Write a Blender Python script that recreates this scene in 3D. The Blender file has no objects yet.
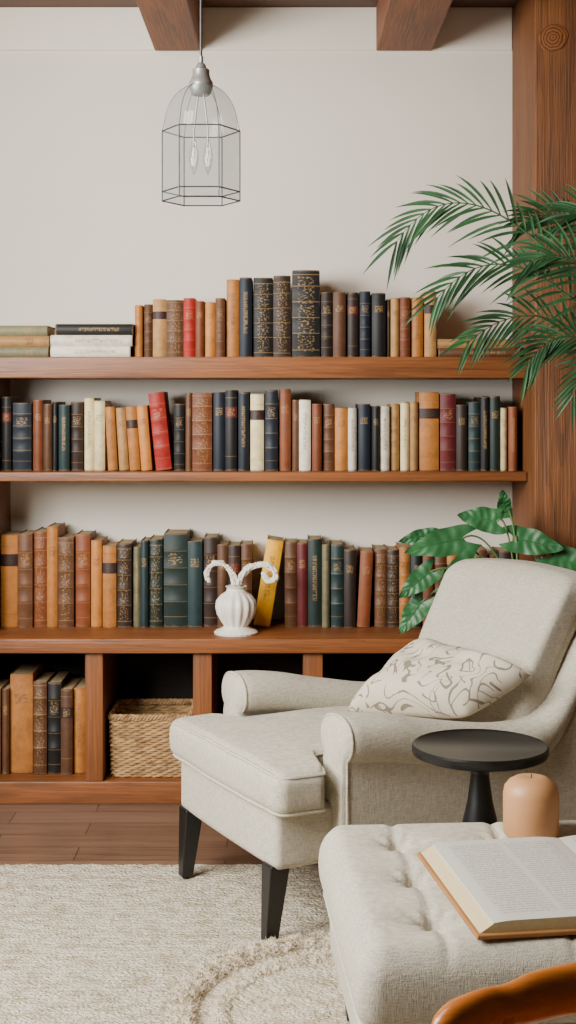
import bpy, bmesh, math, random
from mathutils import Vector, Matrix, noise
random.seed(7)
CAMZ=1.34; F=1400.0
def wx(px,d): return (px-288)*d/F
def wz(py,d): return CAMZ-(py-400)*d/F
def W(px,py,d): return Vector((wx(px,d),d,wz(py,d)))
COL=bpy.context.scene.collection

# ---------------------------------------------------------------- materials
def srgb(h):
    h=h.lstrip('#'); o=[]
    for i in (0,2,4):
        c=int(h[i:i+2],16)/255
        o.append(c/12.92 if c<=.04045 else ((c+.055)/1.055)**2.4)
    return (*o,1.0)
def mul(c,k): return (min(1,c[0]*k),min(1,c[1]*k),min(1,c[2]*k),1)
def new(name):
    m=bpy.data.materials.new(name); m.use_nodes=True
    nt=m.node_tree; return m,nt,nt.nodes['Principled BSDF']
def setin(nt,n,key,v):
    s=n.inputs[key]
    if isinstance(v,bpy.types.NodeSocket): nt.links.new(v,s)
    else: s.default_value=v
def nd(nt,t,ins=None,**kw):
    n=nt.nodes.new(t)
    for k,v in kw.items(): setattr(n,k,v)
    for k,v in (ins or {}).items(): setin(nt,n,k,v)
    return n
def M(nt,op,a,b=0.0,c=None):
    n=nd(nt,'ShaderNodeMath',operation=op); setin(nt,n,0,a); setin(nt,n,1,b)
    if c is not None: setin(nt,n,2,c)
    return n.outputs[0]
def ramp(nt,fac,stops,interp='LINEAR'):
    n=nt.nodes.new('ShaderNodeValToRGB'); n.color_ramp.interpolation=interp
    e=n.color_ramp.elements
    while len(e)<len(stops): e.new(0.5)
    for i,(p,c) in enumerate(stops):
        e[i].position=p; e[i].color=c if len(c)==4 else (*c,1)
    nt.links.new(fac,n.inputs[0]); return n.outputs[0]
def mixc(nt,fac,a,b,bt='MIX'):
    n=nt.nodes.new('ShaderNodeMix'); n.data_type='RGBA'; n.blend_type=bt
    setin(nt,n,0,fac); setin(nt,n,6,a); setin(nt,n,7,b); return n.outputs[2]
def coords(nt,kind='Object',scale=(1,1,1)):
    tc=nt.nodes.new('ShaderNodeTexCoord')
    mp=nd(nt,'ShaderNodeMapping',{'Scale':scale}); nt.links.new(tc.outputs[kind],mp.inputs['Vector'])
    return mp.outputs[0]
def noi(nt,vec,scale,detail=4,rough=.55,dist=0.0):
    return nd(nt,'ShaderNodeTexNoise',{'Vector':vec,'Scale':scale,'Detail':detail,'Roughness':rough,'Distortion':dist}).outputs[0]
def bump(nt,b,h,strength,dist=.01):
    n=nd(nt,'ShaderNodeBump',{'Height':h,'Strength':strength,'Distance':dist}); nt.links.new(n.outputs[0],b.inputs['Normal'])

def wood(name,base,axis='x',contrast=1.0,rough=.5,sc=1.0,bs=.35):
    m,nt,b=new(name); c=srgb(base)
    s={'x':(1.0,16,16),'y':(16,1.0,16),'z':(16,16,1.0)}[axis]
    s=tuple(v*sc for v in s)
    v=coords(nt,'Object',s)
    n1=noi(nt,v,1.0,5,.62,1.2)
    rg=M(nt,'FRACT',M(nt,'MULTIPLY',noi(nt,v,.55,2,.5,.5),9.0))   # growth-ring lines
    s2={'x':(4,150,150),'y':(150,4,150),'z':(150,150,4)}[axis]
    n2=noi(nt,coords(nt,'Object',s2),1.0,3,.65)
    bigv={'x':(.8,3,3),'y':(3,.8,3),'z':(3,3,.8)}[axis]
    n3=noi(nt,coords(nt,'Object',bigv),1.6,3,.6,.8)
    col=ramp(nt,n1,[(.25,mul(c,1-.6*contrast)),(.48,c),(.72,mul(c,1+.5*contrast))])
    col=mixc(nt,.45*min(1,contrast+.2),col,ramp(nt,n2,[(.38,mul(c,.2)),(.6,mul(c,1.4))]))
    col=mixc(nt,M(nt,'MULTIPLY',M(nt,'GREATER_THAN',rg,.78),.5*contrast),col,mul(c,.3))
    col=mixc(nt,.35,col,ramp(nt,n3,[(.35,mul(c,.45)),(.62,mul(c,1.6))]))
    nt.links.new(col,b.inputs['Base Color']); b.inputs['Roughness'].default_value=rough
    bump(nt,b,M(nt,'ADD',n1,n2),bs,.004); return m
def plain(name,col,rough=.6,metal=0.0,var=.12,scale=8,bs=.1):
    m,nt,b=new(name); c=srgb(col); n=noi(nt,coords(nt),scale,4)
    nt.links.new(ramp(nt,n,[(.3,mul(c,1-var)),(.7,mul(c,1+var))]),b.inputs['Base Color'])
    b.inputs['Roughness'].default_value=rough; b.inputs['Metallic'].default_value=metal
    if bs: bump(nt,b,noi(nt,coords(nt),scale*8,3),bs,.003)
    return m
def linen(name,col):
    m,nt,b=new(name); c=srgb(col)
    a=noi(nt,coords(nt,'Object',(60,60,420)),1,2); d=noi(nt,coords(nt,'Object',(420,420,60)),1,2)
    w=M(nt,'ADD',M(nt,'MULTIPLY',a,.5),M(nt,'MULTIPLY',d,.5))
    big=noi(nt,coords(nt),7,3)
    col_=ramp(nt,w,[(.36,mul(c,.66)),(.62,mul(c,1.2))])
    col_=mixc(nt,.25,col_,ramp(nt,big,[(.3,mul(c,.82)),(.7,mul(c,1.1))]))
    nt.links.new(col_,b.inputs['Base Color']); b.inputs['Roughness'].default_value=.95
    b.inputs['Sheen Weight'].default_value=.05
    bump(nt,b,M(nt,'ADD',w,M(nt,'MULTIPLY',big,1.5)),.5,.004); return m

m_wall=plain('plaster_wall','#dfd8cb',.9,0,.03,2.5,.08)
m_side=plain('brown_low_bounce_wall','#6f5c48',.9,0,.05,2.5,.08)  # unseen side walls, brown chosen dark to cut bounced light
m_frieze=plain('plaster_frieze','#e5ddcf',.9,0,.03,3,.08)
m_ceil=wood('ceiling_wood','#51311c','x',.5,.6)
m_beam=wood('beam_wood','#7a451e','y',1.0,.65,.7,.8)
m_post=wood('post_wood','#6f411b','z',1.05,.6,.8,.9)
m_shelf=wood('walnut_shelf','#7c4822','x',.85,.45)
m_shelfz=wood('walnut_upright','#774520','z',.85,.45)
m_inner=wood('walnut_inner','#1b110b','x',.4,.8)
m_linen=linen('grey_beige_linen','#bfb8a6')
m_black=plain('black_lacquer','#0d0e10',.36,0,.15,20,.05)
m_wick=plain('candle_wick','#4a3a2c',.9)
m_candle=plain('tan_wax','#bd8b5e',.45,0,.04,10,.03)
m_cream=plain('white_ceramic','#e8e3d6',.4,0,.04,12,.08)
m_page=plain('page_edges','#a08b62',.9,0,.12,60,.3)
m_metal=plain('brushed_metal','#8a8986',.35,.5,.1,20,.03)
m_wire=plain('grey_wire','#39393b',.4,.5,.1,20,0)
m_pot=plain('clay_pot','#8c7c6a',.7)
m_soil=plain('soil','#2c2018',1)
m_chairwood=wood('honey_wood','#b86a2a','x',.22,.28,1,.05)

def floor_mat():
    m,nt,b=new('dark_plank_floor')
    v=coords(nt)
    br=nd(nt,'ShaderNodeTexBrick',{'Vector':v,'Color1':(0,0,0,1),'Color2':(1,1,1,1),'Mortar':(.5,.5,.5,1),'Scale':1.0,'Mortar Size':.0018,'Brick Width':.7,'Row Height':.12,'Bias':0.0},offset=.37)
    g=noi(nt,coords(nt,'Object',(2,40,2)),1.3,6,.6,.4)
    col=mixc(nt,br.outputs['Color'],srgb('#59402f'),srgb('#80634e'))
    col=mixc(nt,.45,col,ramp(nt,g,[(.3,srgb('#473226')),(.7,srgb('#8f735e'))]))
    col=mixc(nt,br.outputs['Fac'],col,srgb('#33241a'))
    nt.links.new(col,b.inputs['Base Color']); b.inputs['Roughness'].default_value=.34
    bump(nt,b,g,.1,.003); return m
m_floor=floor_mat()
def rug_mat(name,c1,c2,vs=70.0,bs=.8,rows=0):
    m,nt,b=new(name)
    vo=nd(nt,'ShaderNodeTexVoronoi',{'Vector':coords(nt,'Object',(1,1.6,1)),'Scale':vs}).outputs['Distance']
    n=noi(nt,coords(nt),220,3,.7); big=noi(nt,coords(nt,'Object',(1,1.8,1)),16,6,.7)
    h=M(nt,'SUBTRACT',M(nt,'MULTIPLY',n,.8),vo)
    if rows:
        wv=nd(nt,'ShaderNodeTexWave',{'Vector':coords(nt),'Scale':rows,'Distortion':2.5,'Detail':2.0,'Detail Scale':6.0},bands_direction='Y').outputs[0]
        h=M(nt,'ADD',h,M(nt,'MULTIPLY',M(nt,'SUBTRACT',wv,.5),.35))
    col=ramp(nt,h,[(-.0,srgb(c1)),(.25,srgb(c2))])
    col=mixc(nt,.5,col,ramp(nt,big,[(.4,srgb(c1)),(.55,srgb(c2))]))
    nt.links.new(col,b.inputs['Base Color']); b.inputs['Roughness'].default_value=1
    bump(nt,b,h,bs,.010); return m
m_rug=rug_mat('cream_wool','#b8a88c','#f8efdc',105.0,.9,16.0)
m_rug2=rug_mat('cream_shag','#c0af92','#f8edd6',95.0)
def wick_mat():
    m,nt,b=new('rattan'); n=noi(nt,coords(nt,'Object',(30,30,90)),1,3)
    nt.links.new(ramp(nt,n,[(.3,srgb('#745433')),(.7,srgb('#bf9a68'))]),b.inputs['Base Color'])
    b.inputs['Roughness'].default_value=.7; return m
m_rattan=wick_mat()
def leaf_mat(name,c1,c2,rough=.4,sc=9):
    m,nt,b=new(name); n=noi(nt,coords(nt),sc,2)
    nt.links.new(ramp(nt,n,[(.3,srgb(c1)),(.7,srgb(c2))]),b.inputs['Base Color'])
    b.inputs['Roughness'].default_value=rough
    return m
m_palm=leaf_mat('palm_green','#17351f','#36653a',.5)
m_phil=leaf_mat('philodendron_green','#1e4f28','#377040',.45,6)
m_stem=leaf_mat('stem_green','#3a592f','#587a3c')
def glass_mat(nm,tint,fac,rg,dfm):
    m,nt,b=new(nm); out=nt.nodes['Material Output']
    tr=nd(nt,'ShaderNodeBsdfTransparent',{'Color':tint}); gl=nd(nt,'ShaderNodeBsdfGlossy',{'Roughness':rg,'Color':(.8,.8,.8,1)})
    df=nd(nt,'ShaderNodeBsdfDiffuse',{'Color':(.5,.52,.52,1)})
    m1=nd(nt,'ShaderNodeMixShader',{0:dfm}); nt.links.new(gl.outputs[0],m1.inputs[1]); nt.links.new(df.outputs[0],m1.inputs[2])
    lw=nd(nt,'ShaderNodeLayerWeight',{'Blend':.25}).outputs['Facing']
    f=M(nt,'ADD',M(nt,'MULTIPLY',lw,fac*2.2),fac)
    mx=nt.nodes.new('ShaderNodeMixShader'); nt.links.new(f,mx.inputs[0])
    nt.links.new(tr.outputs[0],mx.inputs[1]); nt.links.new(m1.outputs[0],mx.inputs[2])
    nt.links.new(mx.outputs[0],out.inputs[0]); return m
m_glass=glass_mat('smoky_glass',(.84,.86,.86,1),.08,.12,.75)
m_bulbg=glass_mat('bulb_glass',(.90,.89,.87,1),.14,.08,.5)
m_bulb,ntb,bb=new('glow_filament'); bb.inputs['Base Color'].default_value=(.9,.86,.78,1); bb.inputs['Roughness'].default_value=.2
bb.inputs['Emission Color'].default_value=(1,.85,.65,1); bb.inputs['Emission Strength'].default_value=.9  # bulbs are unlit; a faint glow is put into the filament
def pillow_mat():
    m,nt,b=new('leaf_line_print_linen')
    def lines(sc,mul_,th,dist):
        n=noi(nt,coords(nt,'Generated',sc),1.3,1.2,.4,dist)
        return M(nt,'LESS_THAN',M(nt,'ABSOLUTE',M(nt,'SUBTRACT',M(nt,'FRACT',M(nt,'MULTIPLY',n,mul_)),.5)),th)
    f1=lines((1.6,4.6,1),8.0,.075,1.0); f2=lines((4.0,2.2,1),5.0,.06,.5)
    m1=M(nt,'GREATER_THAN',noi(nt,coords(nt,'Generated',(4,4,1)),1.6,1,.4,.2),.42)
    m2=M(nt,'GREATER_THAN',noi(nt,coords(nt,'Generated',(5,5,2)),1.3,1,.4,.2),.52)
    f=M(nt,'MAXIMUM',M(nt,'MULTIPLY',f1,m1),M(nt,'MULTIPLY',f2,m2))
    nt.links.new(mixc(nt,M(nt,'MULTIPLY',f,.8),srgb('#cdc3af'),srgb('#5f5142')),b.inputs['Base Color'])
    b.inputs['Roughness'].default_value=.95; bump(nt,b,noi(nt,coords(nt),300,2),.2,.002); return m
m_pillow=pillow_mat()
def text_page():
    m,nt,b=new('printed_page')
    tc=nt.nodes.new('ShaderNodeTexCoord'); sp=nt.nodes.new('ShaderNodeSeparateXYZ'); nt.links.new(tc.outputs['Object'],sp.inputs[0])
    x,y=sp.outputs[0],sp.outputs[1]; LF=90.0
    row=M(nt,'FRACT',M(nt,'MULTIPLY',y,LF)); rm=M(nt,'LESS_THAN',row,.42)
    rowid=M(nt,'FLOOR',M(nt,'MULTIPLY',y,LF))
    cv=nt.nodes.new('ShaderNodeCombineXYZ'); nt.links.new(M(nt,'MULTIPLY',x,300.0),cv.inputs[0]); nt.links.new(M(nt,'MULTIPLY',rowid,7.3),cv.inputs[1])
    w=M(nt,'GREATER_THAN',noi(nt,cv.outputs[0],1,2),.45)
    ax=M(nt,'ABSOLUTE',x); mg=M(nt,'MULTIPLY',M(nt,'GREATER_THAN',ax,.022),M(nt,'LESS_THAN',ax,.235))
    gut=M(nt,'GREATER_THAN',M(nt,'ABSOLUTE',M(nt,'SUBTRACT',ax,.128)),.006)
    my=M(nt,'LESS_THAN',M(nt,'ABSOLUTE',y),.185)
    f=M(nt,'MULTIPLY',M(nt,'MULTIPLY',M(nt,'MULTIPLY',rm,w),gut),M(nt,'MULTIPLY',mg,my))
    nt.links.new(mixc(nt,M(nt,'MULTIPLY',f,.45),srgb('#c2bfb5'),srgb('#55514a')),b.inputs['Base Color'])
    b.inputs['Roughness'].default_value=.9; return m
m_text=text_page()

BC={'o':('#b0702f','orange-tan'),'b':('#5c3a22','brown'),'d':('#2a1c15','dark brown'),'k':('#111110','black'),'n':('#121c28','navy blue'),
 't':('#182f30','dark teal'),'g':('#122521','dark green'),'r':('#a32018','bright red'),'R':('#571619','dark red'),'c':('#d2c090','cream'),
 'w':('#dbd3be','off-white'),'y':('#e0a00c','yellow'),'T':('#a47a46','tan'),'O':('#6f6b4e','olive'),'B':('#743d1e','reddish brown')}
_bm={}
def bookmat(c,st):
    if (c,st) in _bm: return _bm[(c,st)]
    m,nt,b=new('book_cover_%s'%BC[c][1].replace(' ','_').replace('-','_')); col=srgb(BC[c][0])
    tc=nt.nodes.new('ShaderNodeTexCoord'); sp=nt.nodes.new('ShaderNodeSeparateXYZ'); nt.links.new(tc.outputs['Generated'],sp.inputs[0])
    x,y,z=sp.outputs
    oi=nt.nodes.new('ShaderNodeObjectInfo').outputs['Random']
    add=nd(nt,'ShaderNodeVectorMath',operation='ADD'); nt.links.new(tc.outputs['Object'],add.inputs[0])
    cv=nt.nodes.new('ShaderNodeCombineXYZ'); nt.links.new(M(nt,'MULTIPLY',oi,50.0),cv.inputs[0]); nt.links.new(cv.outputs[0],add.inputs[1])
    n=noi(nt,add.outputs[0],28,6,.7)
    base=ramp(nt,n,[(.28,mul(col,.4)),(.5,col),(.78,mul(col,1.7))])
    base=mixc(nt,.5,base,mixc(nt,oi,mul(col,.55),mul(col,1.4)))
    ends=M(nt,'GREATER_THAN',M(nt,'ADD',M(nt,'ABSOLUTE',M(nt,'SUBTRACT',z,.5)),M(nt,'MULTIPLY',n,.09)),.53)
    base=mixc(nt,M(nt,'MULTIPLY',ends,.35),base,srgb('#8a6b49') if c not in 'cwyoT' else srgb('#6b5236'))
    gold=srgb('#a88550') if c not in 'cwyoT' else srgb('#4a3020')
    front=M(nt,'LESS_THAN',y,.08)
    xin=M(nt,'LESS_THAN',M(nt,'ABSOLUTE',M(nt,'SUBTRACT',x,.5)),.3)
    def zone(a,bb_): return M(nt,'MULTIPLY',M(nt,'GREATER_THAN',z,a),M(nt,'LESS_THAN',z,bb_))
    def glyph(sx,sz,th):
        vm=nd(nt,'ShaderNodeVectorMath',operation='MULTIPLY'); nt.links.new(tc.outputs['Generated'],vm.inputs[0]); vm.inputs[1].default_value=(sx,0,sz)
        a2=nd(nt,'ShaderNodeVectorMath',operation='ADD'); nt.links.new(vm.outputs[0],a2.inputs[0]); nt.links.new(cv.outputs[0],a2.inputs[1])
        return M(nt,'GREATER_THAN',noi(nt,a2.outputs[0],1,1),th)
    def lines(ps,wd=.006):
        zz=M(nt,'ADD',z,M(nt,'MULTIPLY',M(nt,'SUBTRACT',oi,.5),.06))
        stops=[(0,(0,0,0))]
        for p in ps: stops+= [(p,(1,1,1)),(p+wd,(0,0,0))]
        return ramp(nt,zz,stops,'CONSTANT')
    fac=.5
    if st=='b':
        mask=M(nt,'MAXIMUM',M(nt,'MULTIPLY',lines([.12,.28,.46,.64,.82],.006),.7),M(nt,'MULTIPLY',M(nt,'MULTIPLY',zone(.67,.79),xin),glyph(6,60,.53)))
    elif st=='l':
        base=mixc(nt,M(nt,'MULTIPLY',zone(.66,.79),front),base,srgb('#2a1614') if c not in 'kdn' else srgb('#5a1e16'))
        mask=M(nt,'MAXIMUM',M(nt,'MULTIPLY',lines([.16,.88],.007),.7),M(nt,'MULTIPLY',M(nt,'MULTIPLY',zone(.68,.77),xin),glyph(6,60,.5)))
    elif st=='x':
        fac=.5
        mask=M(nt,'MAXIMUM',lines([.07,.26,.44,.62,.8,.93],.008),M(nt,'MULTIPLY',M(nt,'MULTIPLY',zone(.07,.93),xin),glyph(9,52,.57)))
    elif st=='v':
        xn=M(nt,'LESS_THAN',M(nt,'ABSOLUTE',M(nt,'SUBTRACT',x,.5)),.16)
        mask=M(nt,'MULTIPLY',M(nt,'MULTIPLY',zone(.3,.82),xn),glyph(3,75,.48))
    else:
        mask=M(nt,'MULTIPLY',M(nt,'MULTIPLY',zone(.7,.8),xin),glyph(6,60,.5))
    mask=M(nt,'MULTIPLY',M(nt,'MULTIPLY',mask,front),fac)
    nt.links.new(mixc(nt,mask,base,gold),b.inputs['Base Color'])
    b.inputs['Roughness'].default_value=.6; bump(nt,b,n,.25,.002)
    _bm[(c,st)]=m; return m

# ---------------------------------------------------------------- mesh helpers
def mk(name,verts,faces,mats,loc=(0,0,0),parent=None,smooth=True,fm=None,rot=None,**props):
    me=bpy.data.meshes.new(name); me.from_pydata([tuple(v) for v in verts],[],faces)
    for m in (mats if isinstance(mats,(list,tuple)) else [mats]): me.materials.append(m)
    if fm:
        for i,p in enumerate(me.polygons): p.material_index=fm[i]
    bm=bmesh.new(); bm.from_mesh(me); bmesh.ops.recalc_face_normals(bm,faces=bm.faces); bm.to_mesh(me); bm.free()
    if smooth:
        me.polygons.foreach_set('use_smooth',[True]*len(me.polygons))
        try: me.set_sharp_from_angle(angle=math.radians(smooth if smooth is not True else 40))
        except Exception: pass
    o=bpy.data.objects.new(name,me); COL.objects.link(o); o.location=loc
    if rot: o.rotation_euler=rot
    if parent: o.parent=parent
    for k,v in props.items(): o[k]=v
    return o
def empty(name,loc,label,cat,rotz=0,**props):
    o=bpy.data.objects.new(name,None); COL.objects.link(o); o.location=loc; o.rotation_euler=(0,0,rotz)
    o.empty_display_size=.1; o['label']=label; o['category']=cat
    for k,v in props.items(): o[k]=v
    return o
def _axis(h,r,k,m):
    cor=[h-r+r*math.tan(math.pi/4*i/k) for i in range(k+1)]
    fl=[-(h-r)+2*(h-r)*i/m for i in range(1,m)]
    return [-c for c in reversed(cor)]+fl+cor
def rbox(hx,hy,hz,r,k=3,m=1,f=None,c=(0,0,0)):
    mm=m if isinstance(m,tuple) else (m,m,m)
    H=(hx,hy,hz); A=[_axis(H[i],r,k,mm[i]) for i in range(3)]
    vd={}; V=[]; Fc=[]
    def vid(p):
        key=tuple(round(q,6) for q in p)
        if key not in vd:
            inn=[max(-(H[i]-r),min(H[i]-r,p[i])) for i in range(3)]
            d=Vector([p[i]-inn[i] for i in range(3)])
            if d.length>1e-9: d=d.normalized()*r
            q=Vector(inn)+d+Vector(c)
            if f: q=Vector(f(q))
            vd[key]=len(V); V.append(q)
        return vd[key]
    for ax in range(3):
        a,b=[i for i in range(3) if i!=ax]
        for s in (-1,1):
            for i in range(len(A[a])-1):
                for j in range(len(A[b])-1):
                    q=[]
                    for di,dj in ((0,0),(1,0),(1,1),(0,1)):
                        p=[0,0,0]; p[ax]=s*H[ax]; p[a]=A[a][i+di]; p[b]=A[b][j+dj]; q.append(vid(p))
                    Fc.append(q)
    return V,Fc
def box(name,x0,x1,y0,y1,z0,z1,mat,r=.003,parent=None,pl=(0,0,0),**props):
    c=Vector(((x0+x1)/2,(y0+y1)/2,(z0+z1)/2))
    V,Fc=rbox((x1-x0)/2,(y1-y0)/2,(z1-z0)/2,r,2,1)
    return mk(name,V,Fc,mat,c-Vector(pl),parent,True,**props)
def tube(pts,rad,n=8,closed=False,caps=True):
    V=[];Fc=[]; P=[Vector(p) for p in pts]; L=len(P)
    up=Vector((0,0,1)); prev=None
    for i,p in enumerate(P):
        if closed: t=P[(i+1)%L]-P[i-1]
        else: t=P[min(i+1,L-1)]-P[max(i-1,0)]
        t=t.normalized() if t.length>1e-9 else Vector((0,0,1))
        if prev is None:
            a=t.cross(up)
            if a.length<.1: a=t.cross(Vector((1,0,0)))
            a.normalize()
        else:
            a=prev-t*prev.dot(t); a.normalize()
        prev=a; b=t.cross(a)
        r=rad(i/(L-1)) if callable(rad) else rad
        for j in range(n):
            th=2*math.pi*j/n; V.append(p+(a*math.cos(th)+b*math.sin(th))*r)
    for i in range(L if closed else L-1):
        for j in range(n):
            i2=(i+1)%L; Fc.append([i*n+j,i*n+(j+1)%n,i2*n+(j+1)%n,i2*n+j])
    if caps and not closed: Fc.append(list(range(n))[::-1]); Fc.append([(L-1)*n+j for j in range(n)])
    return V,Fc
def lathe(prof,n=40,rf=None):
    V=[];Fc=[]
    for r,z in prof:
        for j in range(n):
            a=2*math.pi*j/n; rr=r*(rf(a,z) if rf else 1); V.append((rr*math.cos(a),rr*math.sin(a),z))
    for i in range(len(prof)-1):
        for j in range(n): Fc.append([i*n+j,i*n+(j+1)%n,(i+1)*n+(j+1)%n,(i+1)*n+j])
    if prof[0][0]>1e-5: Fc.append(list(range(n))[::-1])
    if prof[-1][0]>1e-5: Fc.append([(len(prof)-1)*n+j for j in range(n)])
    return V,Fc
def join(parts):
    V=[];Fc=[]
    for v,f in parts:
        o=len(V); V+=list(v); Fc+=[[i+o for i in q] for q in f]
    return V,Fc
def bez(p,n):
    out=[]
    for i in range(n+1):
        t=i/n; u=1-t
        out.append(p[0]*u**3+p[1]*3*u*u*t+p[2]*3*u*t*t+p[3]*t**3)
    return out
def catmull(P,k=10):
    path=[]
    for i in range(len(P)-1):
        a=P[max(i-1,0)];b=P[i];c=P[i+1];d=P[min(i+2,len(P)-1)]
        for q in range(k):
            t=q/k; path.append(.5*((2*b)+(c-a)*t+(2*a-5*b+4*c-d)*t*t+(-a+3*b-3*c+d)*t**3))
    path.append(P[-1]); return path
def sst(a,b,x):
    t=max(0,min(1,(x-a)/(b-a))); return t*t*(3-2*t)

# ---------------------------------------------------------------- room
ST={'kind':'structure'}
WY=5.05; CEIL=2.754; XL=-1.75; XR=1.9
box('floor',XL,XR,-.6,WY+.1,-.1,0,m_floor,.002,**ST)
box('wall_back',XL-.1,XR+.1,WY,WY+.1,0,CEIL,m_wall,.002,**ST)
box('wall_right',XR,XR+.1,-.6,WY,0,CEIL,m_side,.002,**ST)
box('ceiling',XL-.1,XR+.1,-.6,WY+.1,CEIL,CEIL+.08,m_ceil,.002,**ST)
parts=[]
for (y0,y1,z0,z1) in ((-.6,1.0,0,CEIL),(3.6,WY,0,CEIL),(1.0,3.6,0,.6),(1.0,3.6,2.4,CEIL)):
    parts.append(rbox(.05,(y1-y0)/2,(z1-z0)/2,.001,1,1,c=(0,(y0+y1)/2,(z0+z1)/2)))
V,Fc=join(parts); mk('wall_left',V,Fc,m_side,(XL-.05,0,0),**ST)
parts=[]
for (y0,y1,z0,z1) in ((1.0,1.06,.6,2.4),(3.54,3.6,.6,2.4),(1.06,3.54,.6,.66),(1.06,3.54,2.34,2.4),(2.27,2.33,.66,2.34),(1.06,2.27,1.5,1.53),(2.33,3.54,1.5,1.53)):
    parts.append(rbox(.03,(y1-y0)/2,(z1-z0)/2,.003,1,1,c=(0,(y0+y1)/2,(z0+z1)/2)))
V,Fc=join(parts); mk('window_1',V,Fc,m_frieze,(XL-.05,0,0),**ST)
box('trim_1',XL,.807,WY-.012,WY,2.6,CEIL,m_frieze,.003,**ST)
def beam(nm,x0,x1): box(nm,x0,x1,0.0,WY-.013,2.595,CEIL,m_beam,.006,**ST)
beam('trim_2',-.48,-.317); beam('trim_3',.317,.519)
PX=.808
post=box('trim_4',PX,PX+.42,4.58,WY,0,CEIL,m_post,.006,**ST)
def knot_mat():
    m,nt,b=new('wood_knot'); c=srgb('#7c4820')
    wv=nd(nt,'ShaderNodeTexWave',{'Vector':coords(nt),'Scale':30.0,'Distortion':4.0,'Detail':3.0,'Detail Scale':2.0},wave_type='RINGS',rings_direction='Z').outputs[0]
    nt.links.new(ramp(nt,wv,[(.1,mul(c,.4)),(.7,mul(c,1.2))]),b.inputs['Base Color']); b.inputs['Roughness'].default_value=.6; return m
V,Fc=lathe([(.0,0),(.043,0),(.046,.001),(.046,.003),(.04,.004),(.0,.0045)],28,lambda a,z:1+.06*math.sin(a*2+.5)+.03*math.sin(a*5))
mk('trim_5',V,Fc,knot_mat(),(wx(553,4.58),4.58,wz(38,4.58)),rot=(math.pi/2,0,0),**ST)

# ---------------------------------------------------------------- bookcase
bl=Vector((0,4.8,0))
bc=empty('bookcase',bl,'built-in walnut bookcase with two open shelves above low cubbies','bookcase')
def bp(name,*a,mat=m_shelf,r=.004): return box(name,*a,mat,r,bc,bl)
ZT=.551; Z2=1.097; Z3=1.485
bp('countertop',-1.25,PX-.002,4.62,WY-.002,ZT-.048,ZT)
bp('shelf',-1.0,PX-.002,4.72,WY-.002,Z2-.032,Z2)
bp('shelf',-1.25,PX-.002,4.70,WY-.002,Z3-.072,Z3)
bp('side_panel',-1.05,-1.0,4.73,WY-.002,ZT,Z3-.072,mat=m_shelfz)
bp('plinth',-1.25,PX-.002,4.64,5.0,.0,.075)
for a,b_ in ((-1.10,-1.04),(-.673,-.613),(-.315,-.252),(.05,.116),(.42,.48),(.74,.806)):
    bp('divider',a,b_,4.64,5.0,.075,ZT-.048,mat=m_shelfz)
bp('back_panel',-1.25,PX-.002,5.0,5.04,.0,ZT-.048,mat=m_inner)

# ---------------------------------------------------------------- books
def book_mesh(w,h,dep,c,st):
    t=min(.0025,w*.2); e=min(.009,w*.36)
    na=6; xs=[-w/2+w*i/na for i in range(na+1)]
    bands=[.28,.46,.64,.82] if st in 'bx' else []
    zl={0,h,h*.015,h*.985}
    for q in bands:
        for dz in (-.006,-.003,.003,.006): zl.add(q*h+dz)
    zl=sorted(zl)
    def bumpf(z): return .002 if any(abs(z-q*h)<.004 for q in bands) else 0
    V=[];Fc=[];FM=[]
    prof=len(xs)+2
    for z in zl:
        k=.0012 if z in (0,h) else 0
        V.append((-w/2,dep,z))
        for x in xs:
            q=(2*x/w)**2
            V.append((x*(1-(.03 if z in(0,h) else 0)),e*q - bumpf(z)*(1-q*.6)+k+.002,z))
        V.append((w/2,dep,z))
    for i in range(len(zl)-1):
        for j in range(prof-1):
            Fc.append([i*prof+j,i*prof+j+1,(i+1)*prof+j+1,(i+1)*prof+j]); FM.append(0)
    for zi,z in ((0,0),(len(zl)-1,h)):
        b0=len(V)
        V+= [(-w/2+t,dep,z)]+[(x*(1-2*t/w),e+.003,z) for x in xs]+[(w/2-t,dep,z)]
        for j in range(prof-1):
            Fc.append([zi*prof+j,zi*prof+j+1,b0+j+1,b0+j]); FM.append(0)
    bA=len(zl)*prof; bB=bA+prof
    for j in range(prof-1):
        Fc.append([bA+j,bA+j+1,bB+j+1,bB+j]); FM.append(0)
    for s in (0,prof-1):
        Fc.append([s,bA+s,bB+s,(len(zl)-1)*prof+s]); FM.append(0)
    v2,f2=rbox(w/2-t-.0002,(dep-.005-e-.003)/2,h/2-.003,.0005,1,1,c=(0,(e+.003+dep-.005)/2,h/2))
    o=len(V); V+=list(v2); Fc+=[[i+o for i in q] for q in f2]; FM+=[1]*len(f2)
    return V,Fc,FM
def add_book(x,y,z,w,h,dep,c,st,lean=0,flat=False,where='',group=''):
    V,Fc,FM=book_mesh(w,h,dep,c,st)
    desc={'b':'with gilt bands','l':'with dark label','x':'with ornate gilding','v':'with spine lettering','p':'with plain spine'}[st]
    pos='lying' if flat else ('leaning' if abs(lean)>.02 else 'standing')
    lab='%s hardcover book %s %s %s'%(BC[c][1],desc,pos,where)
    if flat: loc=(x,y,z+w/2); rot=(0,math.pi/2,0)
    else: loc=(x,y,z+abs(math.sin(lean))*w/2); rot=(0,lean,0)
    mk('book',V,Fc,[bookmat(c,st),m_page],loc,None,35,FM,rot,label=lab,category='book',group=group)
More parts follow.
